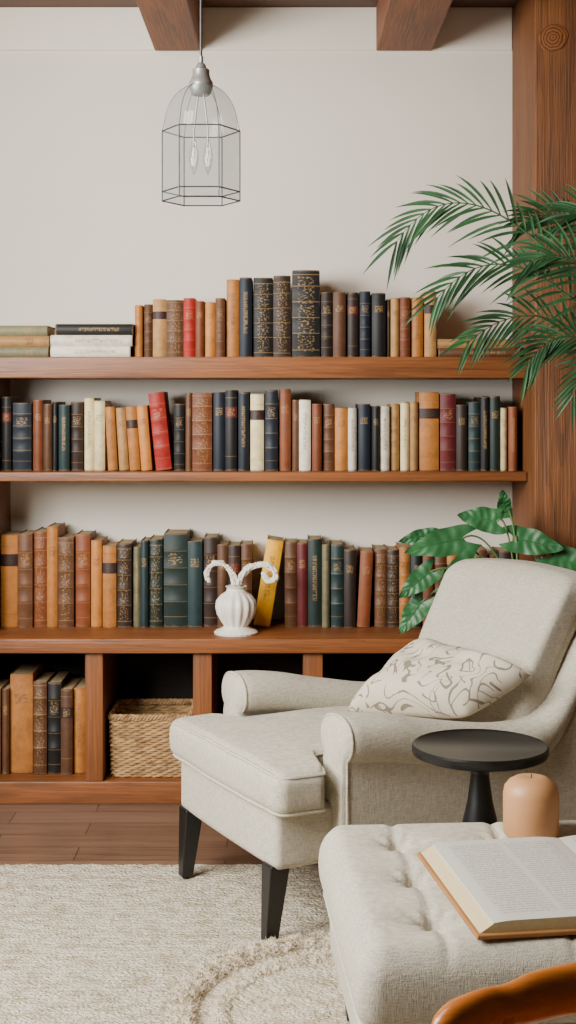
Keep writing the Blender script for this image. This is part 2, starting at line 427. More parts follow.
def row(data,d,z,where,group,dep=.19):
    for it in data:
        x0,x1,top,c,st=it[:5]; lean=it[5] if len(it)>5 else 0
        w=(x1-x0)*d/F-.0014; h=wz(top,d)-z
        yo=random.uniform(0,.026); dd=min(dep-random.uniform(0,.02),WY-.004-d-yo)
        if z<.2: dd=min(dd,4.99-d-yo)
        add_book(wx((x0+x1)/2,d),d+yo,z+.0005,w,h,dd,c,st,lean,False,where,group)
g='books on the top shelf'
row([(134,142,305,'o','p'),(143,152,304,'b','b'),(152,166,299,'T','l'),(166,183,300,'b','x'),(183,195,298,'r','b'),(195,204,301,'B','p'),
 (204,215,302,'o','p'),(215,225,298,'b','b'),(226,239,279,'o','v'),(239,252,277,'n','v'),(253,273,277,'k','x'),(273,291,275,'d','x'),(292,320,270,'k','x'),
 (321,333,292,'d','b'),(333,346,292,'b','p'),(347,359,292,'d','l'),(360,371,291,'n','b'),(372,386,293,'k','p'),(387,391,299,'d','p'),(391,400,298,'T','p'),
 (400,411,297,'B','b'),(412,424,297,'o','v'),(425,437,291,'T','l')],4.78,Z3,'on top shelf',g)
def stack(lst,d,z,where,group):
    zz=z+.0005
    for x0,x1,th,c,st in lst:
        add_book(wx(x0,d),d,zz,th*d/F,(x1-x0)*d/F,.19,c,st,0,True,where,group); zz+=th*d/F+.0006
stack([(-30,48,10.5,'O','p'),(-30,49,10.5,'T','p'),(-30,47,10.5,'O','p')],4.76,Z3,'on top shelf','flat books on the top shelf')
stack([(50,130,11,'w','v'),(50,132,11,'w','v'),(55,133,11,'k','v')],4.76,Z3,'on top shelf','flat books on the top shelf')
stack([(439,520,9,'b','v'),(438,515,9,'T','p')],4.76,Z3,'on top shelf','flat books on the top shelf')
g='books on the middle shelf'
row([(0,10,397,'k','l'),(11,30,403,'n','b'),(31,41,400,'B','p'),(42,51,404,'b','p'),(52,57,402,'k','p'),(58,69,405,'t','v'),(69,82,402,'d','b'),
 (83,93,398,'c','v'),(93,104,401,'c','p'),(107,117,407,'o','v',-.05),(118,128,408,'T','p',-.06),(129,140,407,'o','l',-.07),(141,152,406,'o','p',-.08),(155,171.5,393,'r','b',-.105),
 (173,184,404,'k','b'),(185,192,393,'b','p'),(192,212,393,'B','x'),(213,225,392,'n','p'),(225,237,390,'k','l'),(238,249,392,'n','v'),(250,264,394,'c','l'),
 (265,278,390,'n','b'),(279,291,389,'B','p'),(292,299,400,'b','p'),(299,311,400,'w','v'),(312,322,404,'B','p'),(323,335,404,'b','b'),(335,348,408,'o','p'),(348,357,408,'w','v'),
 (358,371,404,'n','p'),(372,380,406,'k','p'),(380,390,406,'w','v'),(391,400,404,'T','b'),(401,410,403,'c','v'),(410,419,402,'T','p'),(420,440,392,'o','l'),
 (441,457,394,'R','b'),(457,468,405,'d','p'),(469,481,402,'t','b'),(481,490,397,'k','v'),(490,501,396,'g','p'),(501,508,408,'c','p'),(509,518,407,'B','v')],4.78,Z2,'on middle shelf',g)
g='books on the countertop'
row([(0,17,535,'o','l'),(17,32,534,'b','b'),(32,46,532,'B','x'),(46,57,527,'o','p'),(57,73,538,'b','x'),(74,89,535,'B','b'),(90,101,541,'o','p'),
 (102,116,546,'o','l'),(116,131,544,'d','x'),(132,140,548,'O','v'),(140,148,541,'t','p'),(148,162,540,'g','x'),(163,187,534,'g','b'),(187,202,542,'t','p'),
 (203,217,538,'d','b'),(217,228,545,'b','p'),(228,240,546,'d','l'),(240,252,545,'b','b'),(253,270,541,'y','v',.16),
 (284.5,297,543,'b','b'),(297,308,544,'R','p'),(308,322,540,'g','v'),(322,330,545,'O','p'),(331,344,545,'t','b'),(344,356,550,'d','p'),(357,370,552,'B','p',.05),
 (375,388,550,'b','x'),(388,400,551,'d','x'),(400,411,548,'o','b'),(411,422,552,'g','v'),(423,434,550,'B','p'),(434,447,552,'b','b'),(447,460,549,'o','l'),(460,474,552,'d','b'),(474,488,550,'b','p'),(488,500,556,'B','b'),(500,514,552,'d','p')],4.84,ZT,'on the countertop',g)
g='books in the cubby'
row([(-14,0,690,'b','b'),(1,8,690,'b','p'),(8,31,676,'o','p'),(32,46,683,'b','x'),(46,60,684,'k','b'),(60,72,690,'b','l'),(72,84,690,'o','v')],4.71,.076,'in low cubby',g,.22)

# ---------------------------------------------------------------- basket
def rr(hx,hy,r,n):
    P=[]
    segs=[((hx,-(hy-r)),(hx,hy-r)),((hx-r,hy),(-(hx-r),hy)),((-hx,hy-r),(-hx,-(hy-r))),((-(hx-r),-hy),(hx-r,-hy))]
    cen=[(hx-r,hy-r,0),(-(hx-r),hy-r,90),(-(hx-r),-(hy-r),180),(hx-r,-(hy-r),270)]
    for (a,b),(cx,cy,an) in zip(segs,cen):
        L=math.hypot(b[0]-a[0],b[1]-a[1]); k=max(1,int(L/n))
        for i in range(k): P.append((a[0]+(b[0]-a[0])*i/k,a[1]+(b[1]-a[1])*i/k))
        k=max(2,int(r*1.57/n))
        for i in range(k):
            th=math.radians(an+90*i/k); P.append((cx+r*math.cos(th),cy+r*math.sin(th)))
    return P
bcx=-.463; bcy=4.81
bk=empty('wicker_basket',(bcx,bcy,.076),'woven rattan storage basket sitting in a low cubby','basket')
base=rr(.13,.118,.025,.0035); nP=len(base); H=.195; strand=.0078; rows=int(H/strand); H=rows*strand; V=[];Fc=[]
nper=round(nP/5/2)*2
for i in range(rows*5+1):
    z=i*strand/5; rw=int(min(i,rows*5-1)/5); ph=(i%5)/5
    k=1+.05*z/H
    for j,(x,y) in enumerate(base):
        u=j/nP*nper*math.pi; wv=math.sin(u)*(1 if rw%2 else -1)
        prof=abs(math.sin(math.pi*ph)); off=.003*prof+.004*wv*prof
        l=math.hypot(x,y); V.append((x*k+x/l*off,y*k+y/l*off,z))
for i in range(rows*5):
    for j in range(nP): Fc.append([i*nP+j,i*nP+(j+1)%nP,(i+1)*nP+(j+1)%nP,(i+1)*nP+j])
Fc.append(list(range(nP)))
mk('basket_body',V,Fc,m_rattan,(0,0,0),bk)
parts=[]
for s in (0,1,2):
    pts=[]
    for j,(x,y) in enumerate(base[::2]):
        a=j/(nP/2)*2*math.pi*28+s*2.094; k=1.045+.03*math.cos(a); pts.append((x*k,y*k,H+.006+.007*math.sin(a)))
    parts.append(tube(pts,.0055,6,True))
V,Fc=join(parts); mk('basket_rim',V,Fc,m_rattan,(0,0,0),bk)

# ---------------------------------------------------------------- vase
vs=empty('ceramic_vase',(wx(236,4.73),4.73,ZT+.0005),'white ribbed ceramic vase with curling beaded sprigs on the countertop','vase')
prof=[(.0,0),(.072,0),(.074,.006),(.066,.012),(.05,.018),(.04,.026),(.048,.04),(.062,.065),(.067,.09),(.064,.112),(.05,.13),(.034,.142),(.03,.152),(.036,.16),(.033,.161),(.026,.15),(.0,.148)]
V,Fc=lathe(prof,96,lambda a,z:1+(.05*math.cos(a*14) if .03<z<.14 else .012*math.cos(a*24)))
mk('vase_body',V,Fc,m_cream,(0,0,0),vs)
def curl(pts,nm):
    path=catmull([Vector(p) for p in pts])
    parts=[tube(path,.0045,6)]
    for i,p in enumerate(path):
        if i%2==0:
            for s in range(4):
                an=s*math.pi/2+i*.7; rr_=.0075*(1-.3*i/len(path))
                v,f=lathe([(0,-.006),(.0045,-.004),(.006,0),(.0045,.004),(0,.006)],7)
                q=p+Vector((math.cos(an)*rr_,math.sin(an)*rr_,math.sin(an*1.3)*.005))
                parts.append(([Vector(x)+q for x in v],f))
    V,Fc=join(parts); mk(nm,V,Fc,m_cream,(0,0,0),vs)
px=lambda x,y:((x-236)*.00338,-.0,(632-y)*.00338)
curl([px(235,582),px(232,572),px(224,563),px(214,562),px(207,570),px(208,579)],'sprig')
curl([px(238,582),px(242,574),px(250,566),px(262,563),px(272,567),px(276,576),px(268,579),px(264,573)],'sprig')
curl([(.003,.01,.14),(.0,.012,.17),(-.012,.012,.195)],'sprig')

# ---------------------------------------------------------------- pendant
d=3.6; lz=wz(201,d); lx=wx(201,d)
lp=empty('pendant_lamp',(lx,d,lz),'smoky glass and wire cage pendant lamp hanging on a cord','lamp')
R=.1; zt=.190
prof=[(R*.93,zt-.01),(R*.935,zt)]+[(R*.93*math.cos(t),zt+.112*math.sin(t)**.9) for t in [i*math.pi/2/12 for i in range(1,11)]]
hexp=[(R*math.cos(i*math.pi/3),R*math.sin(i*math.pi/3)) for i in range(6)]
V1=[(x*.985,y*.985,0.0) for x,y in hexp]+[(x*.985,y*.985,zt-.01) for x,y in hexp]
F1=[[i,(i+1)%6,6+(i+1)%6,6+i] for i in range(6)]
V2,F2=lathe(prof,36); F2=F2[:-2]
V,Fc=join([(V1,F1),(V2,F2)]); mk('glass_shade',V,Fc,m_glass,(0,0,0),lp,30)
parts=[]
for x,y in hexp: parts.append(tube([(x,y,0),(x,y,zt-.01)],.002,6))
for zz in (0,.024,zt-.01):
    for i in range(6):
        a=hexp[i]; b=hexp[(i+1)%6]; parts.append(tube([(a[0],a[1],zz),(b[0],b[1],zz)],.0018,6))
for i in range(6):
    a=i*math.pi/3
    parts.append(tube([(R*math.cos(a)*(1 if k==0 else .95)*math.cos(k/10*math.pi/2*.93),R*math.sin(a)*(1 if k==0 else .95)*math.cos(k/10*math.pi/2*.93),zt-.01+.124*math.sin(k/10*math.pi/2*.93)**.9 if k else zt-.01) for k in range(11)],.0009,6))
V,Fc=join(parts); mk('wire_frame',V,Fc,m_wire,(0,0,0),lp)
zt=.172
V,Fc=lathe([(0,zt+.1),(.022,zt+.1),(.026,zt+.105),(.031,zt+.12),(.031,zt+.133),(.026,zt+.14),(.022,zt+.152),(.022,zt+.165),(.014,zt+.17),(.012,zt+.178),(.006,zt+.184),(.006,zt+.2),(0,zt+.2)],32)
mk('lamp_cap',V,Fc,m_metal,(0,0,0),lp)
V,Fc=tube([(0,0,zt+.199),(0,0,CEIL-lz-.02)],.0035,8); mk('cord',V,Fc,m_wire,(0,0,0),lp)
V,Fc=lathe([(0,CEIL-lz-.03),(.03,CEIL-lz-.028),(.045,CEIL-lz-.01),(.045,CEIL-lz-.001),(0,CEIL-lz-.001)],32); mk('ceiling_canopy',V,Fc,m_metal,(0,0,0),lp)
for bx in (-.018,.018):
    V,Fc=lathe([(0,.065),(.003,.07),(.0085,.086),(.0125,.103),(.012,.122),(.0075,.142),(.006,.155),(0,.155)],16); mk('light_bulb',V,Fc,m_bulbg,(bx,0,0),lp)
    V,Fc=tube([(0,0,.088),(.001,0,.105),(-.001,0,.12),(0,0,.136)],.0016,6); mk('filament',V,Fc,m_bulb,(bx,0,0),lp)
    V,Fc=tube([(0,0,.153),(0,0,.18),(-bx*.6,0,zt+.101)],.0022,8); mk('bulb_holder',V,Fc,m_metal,(bx,0,0),lp)

# ---------------------------------------------------------------- rugs
x0,x1,y0,y1=-1.45,1.2,1.6,4.03; st=.0085
nx=int((x1-x0)/st); ny=int((y1-y0)/st); V=[];Fc=[]
for j in range(ny+1):
    y=y0+(y1-y0)*j/ny
    for i in range(nx+1):
        x=x0+(x1-x0)*i/nx
        h=.006+.0028*noise.noise(Vector((x*60,y*90,0)))+.0016*math.sin(x*70+y*40)*math.sin(y*90-x*30)
        yy=y
        if j==ny: yy+=.014*noise.noise(Vector((x*60,3,0))); h=.001
        if i in(0,nx) or j==0: h=.001
        V.append((x,yy,max(.0008,h)))
for j in range(ny):
    for i in range(nx):
        a=j*(nx+1)+i; Fc.append([a,a+1,a+nx+2,a+nx+1])
mk('area_rug',V,Fc,m_rug,(0,0,0),label='cream woven wool area rug lying on the plank floor',category='rug')
RC=(.155,3.03); RR=.425; V=[(0,0,.02)];Fc=[]; nr=72; na=360
def rugh(q,a):
    r=RR*q; x=r*math.cos(a); y=r*math.sin(a)
    h=.014+.003*noise.noise(Vector((x*60,y*60,2)))
    for c_,w_,hh in ((.915,.085,.024),(.70,.04,.008)):
        u=(q-c_)/w_
        if abs(u)<1: h+=hh*math.sqrt(1-u*u)*(.88+.12*math.sin(a*46+u*2.5))+.006*noise.noise(Vector((x*70,y*70,7)))
    return h
for i in range(1,nr+1):
    q=i/nr; r=RR*q
    for j in range(na):
        a=2*math.pi*j/na; x=r*math.cos(a); y=r*math.sin(a)
        h=.0125 if i==nr else rugh(q,a)
        rj=1+.010*noise.noise(Vector((math.cos(a)*14,math.sin(a)*14,r*20)))
        V.append((x*rj,y*rj,h))
for j in range(na): Fc.append([0,1+j,1+(j+1)%na])
for i in range(nr-1):
    for j in range(na): Fc.append([1+i*na+j,1+i*na+(j+1)%na,1+(i+1)*na+(j+1)%na,1+(i+1)*na+j])
for k in range(7000):
    a=random.uniform(0,2*math.pi); q=random.uniform(.83,1.0) if k%5 else random.uniform(.66,.74)
    r=RR*q; h=rugh(min(q,.985),a)-.002; c=Vector((r*math.cos(a),r*math.sin(a),h))
    out=(q-.915)/.085 if q>.8 else 0
    D=Vector((math.cos(a)*out+random.uniform(-.6,.6),math.sin(a)*out+random.uniform(-.6,.6),random.uniform(.3,1.0))).normalized()*random.uniform(.007,.013)
    s=Vector((-D.y,D.x,0)); s=s.normalized()*.0018 if s.length>1e-6 else Vector((.0018,0,0)); s2=D.cross(s).normalized()*.0018
    b0=len(V); V+=[c+s,c-s*.5+s2,c-s*.5-s2,c+D]; Fc+=[[b0,b0+1,b0+3],[b0+1,b0+2,b0+3],[b0+2,b0,b0+3]]
mk('round_rug',V,Fc,m_rug2,(RC[0],RC[1],0),label='small round cream shag rug with padded border on the area rug',category='rug')

# ---------------------------------------------------------------- armchair
AO=Vector((-.190,3.664,.010))
ac=empty('armchair',AO,'light grey-beige linen armchair with rolled arms and black tapered legs','armchair',math.atan2(.454,.892))
def seatf(q):
    x,y,z=q; s=x
    k=1-(1-.63)*sst(.135,.18,s)
    yy=y*k
    u=(x-.32)/.37; v=yy/.37
    if z>.37: z+=.022*max(0,1-abs(u)**2.4)*max(0,1-abs(v)**2.4)
    mid=math.sin(max(0,min(1,(z-.325)/.105))*math.pi)
    x2=x-.012*max(0,1-v*v*.8)*(1 if x<.1 else 0)-(.005*mid if x<.05 else 0)
    if x<.14: yy+=.004*mid*(1 if yy>0 else -1)*min(1,abs(yy)/.3)
    return (x2,yy,z+.003*noise.noise(Vector((x*7,y*7,z*7))))
V,Fc=rbox(.358,.350,.053,.030,6,(44,16,3),seatf,(.372,0,.373))
mk('seat_cushion',V,Fc,m_linen,(0,0,0),ac,80)
for zz in (.419,.328):
    pts=[]
    for (x,y) in rr(.352,.344,.032,.012):
        q=seatf((x+.372,y,zz)); pts.append((q[0],q[1],q[2]-(.004 if zz>.4 else 0)))
    V,Fc=tube(pts,.0048,6,True); mk('cushion_piping',V,Fc,m_linen,(0,0,0),ac)
V,Fc=rbox(.43,.305,.074,.02,4,6,lambda q:(q[0]-.006*(1-(q[1]/.31)**2)*(q[0]<.1),q[1],q[2]),(.455,0,.254))
mk('seat_base',V,Fc,m_linen,(0,0,0),ac,80)
APT=[(.0,.550),(.17,.550),(.3,.543),(.5,.50),(.65,.475),(.78,.472),(.84,.495),(.89,.555),(.93,.63),(.97,.72),(1.04,.80)]
def atop(s):
    for a,b in zip(APT,APT[1:]):
        if a[0]<=s<=b[0]:
            t=(s-a[0])/(b[0]-a[0]); return a[1]+(b[1]-a[1])*t
    return APT[-1][1]
def atops(s): return sum(atop(s+o) for o in (-.05,-.03,-.015,0,.015,.03,.05) )/7
def arm(side):
    ss=[.185,.187,.191,.198,.21,.225,.24,.25]+[.25+.02*i for i in range(1,36)]+[.965,.98,.99]
    V=[];Fc=[]; n=None
    for s in ss:
        t=min(1,(s-.185)/.028); sc=.70+.30*math.sqrt(max(0,1-(1-t)**2))
        if s>.955: sc=.95-(s-.955)*12
        top=atops(s)+.002*noise.noise(Vector((s*9,side*3,0))); wf=1-.3*sst(.72,.93,s); rw=.082*wf; rh=.060; zc=top-rh
        lat=.304-.014*sst(.6,.9,s)
        P=[]
        for k in range(21):
            th=math.radians(228-(228+48)*k/20); cx_=math.cos(th); sx_=math.sin(th)
            cx_=math.copysign(abs(cx_)**.85,cx_); sx_=math.copysign(abs(sx_)**.85,sx_)
            P.append((rw*cx_*sc,zc+rh*sx_*sc))
        pw=.052*(.75+.25*sc); zb=.187
        rightp=[(pw,zc-.055-(zc-.055-zb)*k/5) for k in range(6)]
        leftp=[(-x,z) for x,z in reversed(rightp)]
        P=P+rightp+leftp
        n=len(P)
        V+=[(s-(.010*(1-sc) if s<.3 else 0),side*(lat+a),z) for a,z in P]
    for i in range(len(ss)-1):
        for j in range(n): Fc.append([i*n+j,i*n+(j+1)%n,(i+1)*n+(j+1)%n,(i+1)*n+j])
    Fc.append(list(range(n))); Fc.append([(len(ss)-1)*n+j for j in range(n)])
    a0=n*3; pv,pf=tube([(V[a0+k][0]-.002,V[a0+k][1],V[a0+k][2]) for k in range(26)],.0042,6)
    V2_,F2_=join([(V,Fc),(pv,pf)])
    mk('armrest',V2_,F2_,m_linen,(0,0,0),ac,60)
arm(1); arm(-1)
def backf(q):
    x,y,z=q; zz=max(0,z-.36)
    w=abs(y)/.285
    yy=y*(1+.05*sst(.4,.85,z))
    x2=x+.49*zz-.05*min(1,w)**4*sst(.45,.6,z)
    x2-=.022*max(0,1-w*w)*math.sin(max(0,min(1,(z-.42)/.42))*math.pi)*(x<.76)
    z2=z-.016*w*w*sst(.6,.86,z)
    return (x2,yy,z2+.002*noise.noise(Vector((x*6,y*6,z*6))))
V,Fc=rbox(.068,.28,.325,.045,6,(3,16,18),backf,(.775,0,.525))
mk('backrest',V,Fc,m_linen,(0,0,0),ac,80)
def leg(x,y,spx,spy,par,mat,top=.19,a=.027,b=.0165,nm='leg'):
    V=[(x-a,y-a,top),(x+a,y-a,top),(x+a,y+a,top),(x-a,y+a,top),(x-b+spx,y-b+spy,0.001),(x+b+spx,y-b+spy,0.001),(x+b+spx,y+b+spy,.001),(x-b+spx,y+b+spy,.001)]
    o=mk(nm,V,[[0,1,2,3],[4,5,6,7],[0,1,5,4],[1,2,6,5],[2,3,7,6],[3,0,4,7]],mat,(0,0,0),par,True)
    bv=o.modifiers.new('b','BEVEL'); bv.width=.003; bv.segments=2
for x,y,sx in ((.045,.265,-.018),(.045,-.265,-.018),(.82,.25,.04),(.82,-.25,.04)): leg(x,y,sx,0,ac,m_black)

# pillow
Oc=AO.copy()
def L2W(s,v,z): return Oc+Vector((.892*s+.454*v,.454*s-.892*v,z))
BL,BR,TR,TL=L2W(.39,-.02,.468),L2W(.61,.27,.497),L2W(.775,.34,.600),L2W(.69,-.11,.628)
cen=(BL+BR+TR+TL)/4; n=34; V=[];Fc=[]
nrm=((BR-BL).cross(TL-BL)).normalized()
if nrm.z<0: nrm=-nrm
for side in (1,-1):
    for j in range(n+1):
        for i in range(n+1):
            u=2*i/n-1; v=2*j/n-1
            rc=1-.05*(u*u*v*v)**1.5
            uu=u*(1-.06*(1-v*v))*rc; vv=v*(1-.08*(1-u*u))*rc
            a=(uu+1)/2; b=(vv+1)/2
            p=BL*(1-a)*(1-b)+BR*a*(1-b)+TR*a*b+TL*(1-a)*b
            t=.078*max(0,(1-u**4)*(1-v**4))**.5
            t*=1+.18*noise.noise(Vector((u*2.5,v*2.5,side)))
            V.append(p-cen+nrm*side*t*(1 if side>0 else .55))
N1=(n+1)**2
for side in (0,1):
    for j in range(n):
        for i in range(n):
            a=side*N1+j*(n+1)+i; Fc.append([a,a+1,a+n+2,a+n+1])
bm_=mk('throw_pillow',V,Fc,m_pillow,cen,label='cream throw pillow with brown line print resting on armchair seat',category='pillow')
b=bmesh.new(); b.from_mesh(bm_.data); bmesh.ops.remove_doubles(b,verts=b.verts,dist=.0003); bmesh.ops.recalc_face_normals(b,faces=b.faces); b.to_mesh(bm_.data); b.free()

# ---------------------------------------------------------------- side table
d=3.27; tx=wx(480,d); th=wz(746,d)
tb=empty('side_table',(tx,d,.012),'small round black pedestal side table beside the armchair','table')
R=.159
V,Fc=lathe([(0,th-.034),(R-.012,th-.034),(R-.003,th-.03),(R,th-.022),(R,th-.012),(R-.004,th-.008),(R-.010,th-.012),(0,th-.012)],72); mk('table_top',V,Fc,m_black,(0,0,0),tb,35)
V,Fc=lathe([(.0,.0),(.105,.0),(.108,.006),(.1,.014),(.06,.03),(.042,.06),(.038,.12),(.042,.2),(.046,.27),(.042,.34),(.03,.39),(.024,th-.10),(.021,th-.075),(.03,th-.062),(.04,th-.048),(.05,th-.0345),(0,th-.0345)],40)
mk('pedestal',V,Fc,m_black,(0,0,0),tb)

# ---------------------------------------------------------------- ottoman
oa=math.radians(4)
ow,od=.36,.355
ocx=.075+ow*math.cos(oa)+od*math.sin(oa); ocy=3.02-od*math.cos(oa)+ow*math.sin(oa)*1.0
ot=empty('ottoman',(ocx,ocy,.03),'tufted light grey-beige linen ottoman with an open book on top','ottoman',oa)
SP=.215
btn=[(x*SP,y*SP) for x in (-1,0,1) for y in (-1,0,1)]
def otf(q):
    x,y,z=q
    if z>.33:
        k=sst(.33,.385,z); dd=0
        for bx,by in btn:
            rx,ry=x-bx,y-by; r2=rx*rx+ry*ry; r=math.sqrt(r2); an=math.atan2(ry,rx)
            dd+=.030*math.exp(-r2/(2*.013**2))+.018*math.exp(-r2/(2*.040**2))
            dd+=.004*math.cos(an*8+bx*9)*math.exp(-((r-.034)/.020)**2)
        for cc in (x,y):
            t=abs(((cc/SP+.5)%1)-.5)*SP; dd+=.006*math.exp(-t*t/(2*.006**2))*(1-sst(.25,.34,abs(cc)))
        z+=k*(.013-dd)
    bul=.012*math.sin(max(0,min(1,(z-.25)/.14))*math.pi)
    x+=bul*(1 if x>0 else -1)*min(1,abs(x)/ow); y+=bul*(1 if y>0 else -1)*min(1,abs(y)/od)
    return (x,y,z)
V,Fc=rbox(ow,od,.070,.042,6,(84,84,4),otf,(0,0,.320)); mk('cushion',V,Fc,m_linen,(0,0,0),ot,80)
pts=[(x,y,.260) for x,y in rr(ow-.002,od-.002,.045,.015)]
V,Fc=tube(pts,.006,6,True); mk('cushion_piping',V,Fc,m_linen,(0,0,0),ot)
V,Fc=rbox(ow-.012,od-.012,.060,.02,4,4,None,(0,0,.192)); mk('ottoman_base',V,Fc,m_linen,(0,0,0),ot,80)
for bx,by in btn:
    zt_=otf((bx,by,.39))[2]
    V,Fc=lathe([(0,-.004),(.010,-.003),(.013,.002),(.010,.008),(0,.010)],14); mk('tuft_button',V,Fc,m_linen,(bx,by,zt_),ot)
for x in (-1,1):
    for y in (-1,1): leg(x*(ow-.06),y*(od-.06),0,0,ot,m_black,.14,.024,.016)

# candle
d=2.93; cz=.434
V,Fc=lathe([(0,0),(.055,0),(.058,.004),(.058,.085),(.055,.1),(.046,.111),(.034,.118),(.022,.121),(.008,.118),(0,.117)],44)
cd=empty('pillar_candle',(wx(531,d),d,cz-.002),'tan pillar candle with a short wick standing on the ottoman','candle')
mk('candle_body',V,Fc,m_candle,(0,0,0),cd,50)
V,Fc=tube([(0,0,.116),(.001,0,.121),(.0015,0,.125)],.0014,6); mk('wick',V,Fc,m_wick,(0,0,0),cd)

# open book
ba=math.radians(8); bw,bh=.285,.215
ob=empty('open_book',(.287+bw, 2.60,.435),'open hardcover book with printed pages lying on the ottoman','book',ba)
V,Fc=rbox(bw+.004,bh+.004,.0045,.003,2,1,None,(0,0,.0045)); mk('book_cover',V,Fc,plain('tan_leather','#9a6a38',.55),(0,0,0),ob)
m_page2=plain('cream_page_edges','#cdb98c',.9,0,.06,120,.3)
def pz(u): return .026+.005*(1-(1-min(1,u*5.0))**2) - .003*u - .005*sst(.8,1.0,u)
for sgn,nm in ((-1,'page_block'),(1,'page_block')):
    V=[];Fc=[];FM=[]; nn=24
    for i in range(nn+1):
        u=i/nn; x=sgn*(.001+u*(bw-.004))
        xt=sgn*min(abs(x),bw-.026)
        for y in (-bh+.003,bh-.003):
            V.append((x,y,.0092)); V.append((xt,y,pz(u)))
    for i in range(nn):
        a=i*4; b=a+4
        Fc+= [[a+1,b+1,b+3,a+3],[a,b,b+1,a+1],[a+2,b+2,b+3,a+3],[a,b,b+2,a+2]]; FM+=[0,1,1,1]
    a=nn*4; Fc.append([a,a+1,a+3,a+2]); FM.append(1)
    Fc.append([0,1,3,2]); FM.append(1)
    mk(nm,V,Fc,[m_text,m_page2],(0,0,0),ob,50,FM)

# ---------------------------------------------------------------- wooden chair (nearest)
wc=empty('wooden_chair',(.41,1.45,0.0),'glossy honey-brown wooden chair with a smooth curved top rail','chair')
zr=.762; HW=.24
V=[];Fc=[]; nn=20; NS=60
def railp(u): return Vector((u*HW,-.05*(u*u)+.02,zr-.030-.026*abs(u)**2.2))
for i in range(NS+1):
    u=-1.13+2.26*i/NS; p=railp(u); e=1-.16*math.exp(-((abs(u)-.78)/.07)**2)
    tip=max(0,1-((abs(u)-1.0)/.13)**2)**.5 if abs(u)>1.0 else 1
    hh=(.026*e)*max(.05,tip); tt=(.018*e+.004*math.exp(-((abs(u)-1)/.1)**2))*max(.05,tip)
    for j in range(nn):
        a=2*math.pi*j/nn
        V.append((p[0],p[1]+tt*math.cos(a),p[2]+hh*math.sin(a)))
for i in range(NS):
    for j in range(nn): Fc.append([i*nn+j,i*nn+(j+1)%nn,(i+1)*nn+(j+1)%nn,(i+1)*nn+j])
Fc.append(list(range(nn))); Fc.append([NS*nn+j for j in range(nn)])
mk('top_rail',V,Fc,m_chairwood,(0,0,0),wc,60)
for x in (-.19,.19):
    V,Fc=tube([(x,-.01,zr-.050),(x,0,.45),(x,.02,0.001)],.016,10); mk('back_post',V,Fc,m_chairwood,(0,0,0),wc)
    V,Fc=tube([(x,-.40,.43),(x,-.41,0.001)],.016,10); mk('front_leg',V,Fc,m_chairwood,(0,0,0),wc)
for x in (-.1,0,.1):
    V,Fc=tube([(x,.01,zr-.045),(x,.0,.45)],.008,8); mk('spindle',V,Fc,m_chairwood,(0,0,0),wc)
V,Fc=rbox(.22,.21,.016,.014,3,4,None,(0,-.20,.44)); mk('seat',V,Fc,m_chairwood,(0,0,0),wc)

# ---------------------------------------------------------------- plants
def pot(par,r,h):
    V,Fc=lathe([(0,0),(r*.72,0),(r*.76,.01),(r*.98,h-.03),(r,h-.03),(r*1.02,h),(r*.94,h),(r*.92,h-.03),(0,h-.03)],36); mk('plant_pot',V,Fc,m_pot,(0,0,0),par)
    V,Fc=lathe([(0,h-.029),(r*.91,h-.029),(0,h-.02)],24); mk('soil',V,Fc,m_soil,(0,0,0),par)
pl=Vector((1.36,4.15,0)); pm=empty('potted_palm',pl,'tall potted palm with arching feathery green fronds','plant')
pot(pm,.15,.36)
crown=Vector((1.28,4.2,1.15))
for k in range(4):
    a=k*1.6; V,Fc=tube([Vector((math.cos(a)*.05,math.sin(a)*.05,.33)),Vector((math.cos(a)*.03-.01,math.sin(a)*.03,.8)),crown-pl+Vector((math.cos(a)*.02,math.sin(a)*.02,0))],.011,8)
    mk('cane',V,Fc,m_stem,(0,0,0),pm)
def frond(c1,c2,tip,L,nl=30,t0=.35,nv=(0,-1,.2),dr=.25,wd=.0052,base=None):
    P=bez([base or crown,c1,c2,tip],60); parts=[tube([p-pl for p in P],lambda t:.0042*(1-t)+.001,6)]
    nv=Vector(nv).normalized()
    for i in range(nl):
        t=t0+(1-t0)*(i+.5)/nl; k=t*60; i0=min(59,int(k)); p=P[i0].lerp(P[i0+1],k-i0); T=(P[min(60,i0+2)]-P[max(0,i0-1)]).normalized()
        S=T.cross(nv).normalized(); q=(t-t0)/(1-t0)
        for sg in (-1,1):
            ln=L*(.4+.6*math.sin(math.pi*min(1,.25+q*.62)))*random.uniform(.75,1.12)
            D=(T*(.7+.6*q+random.uniform(-.12,.12))+S*sg*(.85-.35*q)+nv*random.uniform(-.35,.35)).normalized()
            V=[];Fc=[]; ns=6
            for s in range(ns+1):
                f=s/ns; c=p+D*ln*f+Vector((0,0,-1))*dr*ln*f*f
                w=wd*math.sin(math.pi*min(1,(f*.88+.1)))
                wdir=D.cross(nv).normalized()
                V+= [c-pl-wdir*w+nv*w*.5, c-pl, c-pl+wdir*w+nv*w*.5]
            for s in range(ns):
                a=s*3; Fc+=[[a,a+1,a+4,a+3],[a+1,a+2,a+5,a+4]]
            parts.append((V,Fc))
    V,Fc=join(parts); mk('frond',V,Fc,m_palm,(0,0,0),pm,60)
frond(W(600,300,4.2),W(475,118,4.2),W(394,246,4.2),.18,24,.38)
frond(W(600,320,4.1),W(515,200,4.1),W(434,302,4.1),.16,19,.42)
frond(W(600,340,4.3),W(545,275,4.3),W(466,344,4.25),.15,16,.48)
frond(W(620,280,4.3),W(580,190,4.3),W(522,222,4.25),.17,19,.4)
frond(W(610,350,4.15),W(570,300,4.15),W(526,366,4.1),.15,16,.45)
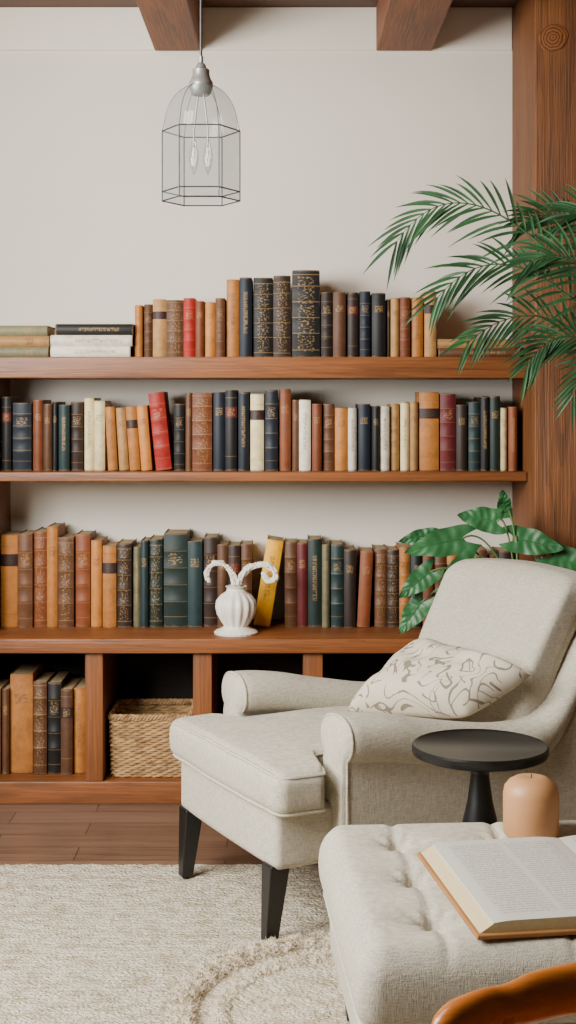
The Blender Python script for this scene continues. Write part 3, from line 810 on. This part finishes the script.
frond(W(615,310,4.0),W(585,230,4.0),W(530,262,3.98),.17,18,.42)
frond(W(640,360,4.2),W(600,320,4.2),W(572,398,4.2),.13,15,.45)
frond(W(640,260,4.1),W(610,195,4.1),W(568,215,4.1),.17,18,.35)

pp=Vector((.74,4.465,0)); ph=empty('potted_philodendron',pp,'leafy green philodendron in a pot behind the armchair','plant')
pot(ph,.105,.45)
def leaf(b,t,w,nv=(0,-1,.5),droop=.12):
    b=Vector(b);t=Vector(t); nv=Vector(nv).normalized(); D=t-b; Ln=D.length; Dn=D.normalized(); S=Dn.cross(nv).normalized(); nn=S.cross(Dn)
    if nn.dot(nv)<0: nn=-nn
    V=[];Fc=[]; nt_=48; nu=12
    for i in range(nt_+1):
        f=i/nt_
        wd=w*.5*(math.sin(math.pi*min(1,f*.96+.04)**.56)**.8)
        wd*=1+.04*math.sin(f*16)
        if i==nt_: wd=.0005
        for j in range(nu+1):
            u=-1+2*j/nu
            back=-.32*Ln*abs(u)**1.6*(1-f)**3
            vein=.0022*math.sin((f*6-abs(u)*1.3)*2*math.pi)*min(1,abs(u)*3)*(1-abs(u)*.5)
            c=b+Dn*(f*Ln+back)+S*u*wd+nn*(.22*abs(u)*wd-.12*u*u*wd+vein+.004*math.sin(f*13+1)*abs(u))+Vector((0,0,-1))*droop*Ln*f*f
            V.append(c-pp)
    for i in range(nt_):
        for j in range(nu):
            a=i*(nu+1)+j; Fc.append([a,a+1,a+nu+2,a+nu+1])
    rib=[b+Dn*(f*Ln)+Vector((0,0,-1))*droop*Ln*f*f-pp+nn*.0005 for f in [k/12*.97 for k in range(13)]]
    rv,rf=tube(rib,lambda t_:.0016*(1-t_)+.0005,5)
    V,Fc=join([(V,Fc),(rv,rf)])
    mk('leaf',V,Fc,m_phil,(0,0,0),ph,60)
    s0=pp+Vector((random.uniform(-.04,.04),random.uniform(-.04,.04),.42))
    up=max(b.z+.03,.82)
    P=bez([s0,Vector((s0.x*.95+b.x*.05,s0.y,(s0.z+up)/2)),Vector((s0.x*.45+b.x*.55,b.y*.6+s0.y*.4,up+.04)),b],20)
    V,Fc=tube([p-pp for p in P],.0032,6); mk('stalk',V,Fc,m_stem,(0,0,0),ph)
Dp=4.46
leaf(W(497,522,Dp),W(457,513,Dp),.085,(0,-1,.3),.05)
leaf(W(505,512,Dp),W(502,486,Dp-.03),.05)
leaf(W(515,539,Dp),W(564,547,Dp-.03),.09,(0,-1,.3),.05)
leaf(W(462,539,Dp),W(404,547,Dp-.02),.095,(.1,-1,.25),.10)
leaf(W(430,572,Dp+.02),W(399,596,Dp),.075,(-.2,-1,.15),.05)
leaf(W(474,560,Dp-.02),W(438,588,Dp-.05),.09,(.1,-1,.2),.05)
leaf(W(422,602,Dp+.03),W(399,633,Dp+.02),.075,(-.3,-1,.1),.03)
leaf(W(430,535,Dp+.03),W(398,538,Dp+.02),.05,(-.1,-1,.2),.12)
leaf(W(552,556,Dp),W(600,572,Dp-.03),.10,(0,-1,.4),.06)

# ---------------------------------------------------------------- lights
def area(nm,loc,target,sx,sy,e,col):
    l=bpy.data.lights.new(nm,'AREA'); l.shape='RECTANGLE'; l.size=sx; l.size_y=sy; l.energy=e; l.color=col
    o=bpy.data.objects.new(nm,l); COL.objects.link(o); o.location=loc
    o.rotation_euler=(Vector(target)-Vector(loc)).to_track_quat('-Z','Y').to_euler(); return o
area('window_light',(-1.95,2.3,1.8),(.2,3.6,.9),1.7,1.1,205,(1,.98,.94))
area('overhead_fill',(-1.1,2.4,2.6),(.1,4.4,1.0),.8,.8,68,(1,.94,.86))  # added overhead fill in place of ceiling bounce, no fitting behind it
w=bpy.data.worlds.new('World'); bpy.context.scene.world=w; w.use_nodes=True
w.node_tree.nodes['Background'].inputs[0].default_value=(1,.97,.92,1); w.node_tree.nodes['Background'].inputs[1].default_value=.06

cam=bpy.data.cameras.new('camera'); co=bpy.data.objects.new('camera',cam); COL.objects.link(co)
co.location=(0,0,CAMZ); co.rotation_euler=(math.pi/2,0,0)
cam.sensor_fit='VERTICAL'; cam.sensor_height=36; cam.sensor_width=36; cam.lens=36*F/1024; cam.shift_y=-112/1024; cam.clip_start=.05
bpy.context.scene.camera=co
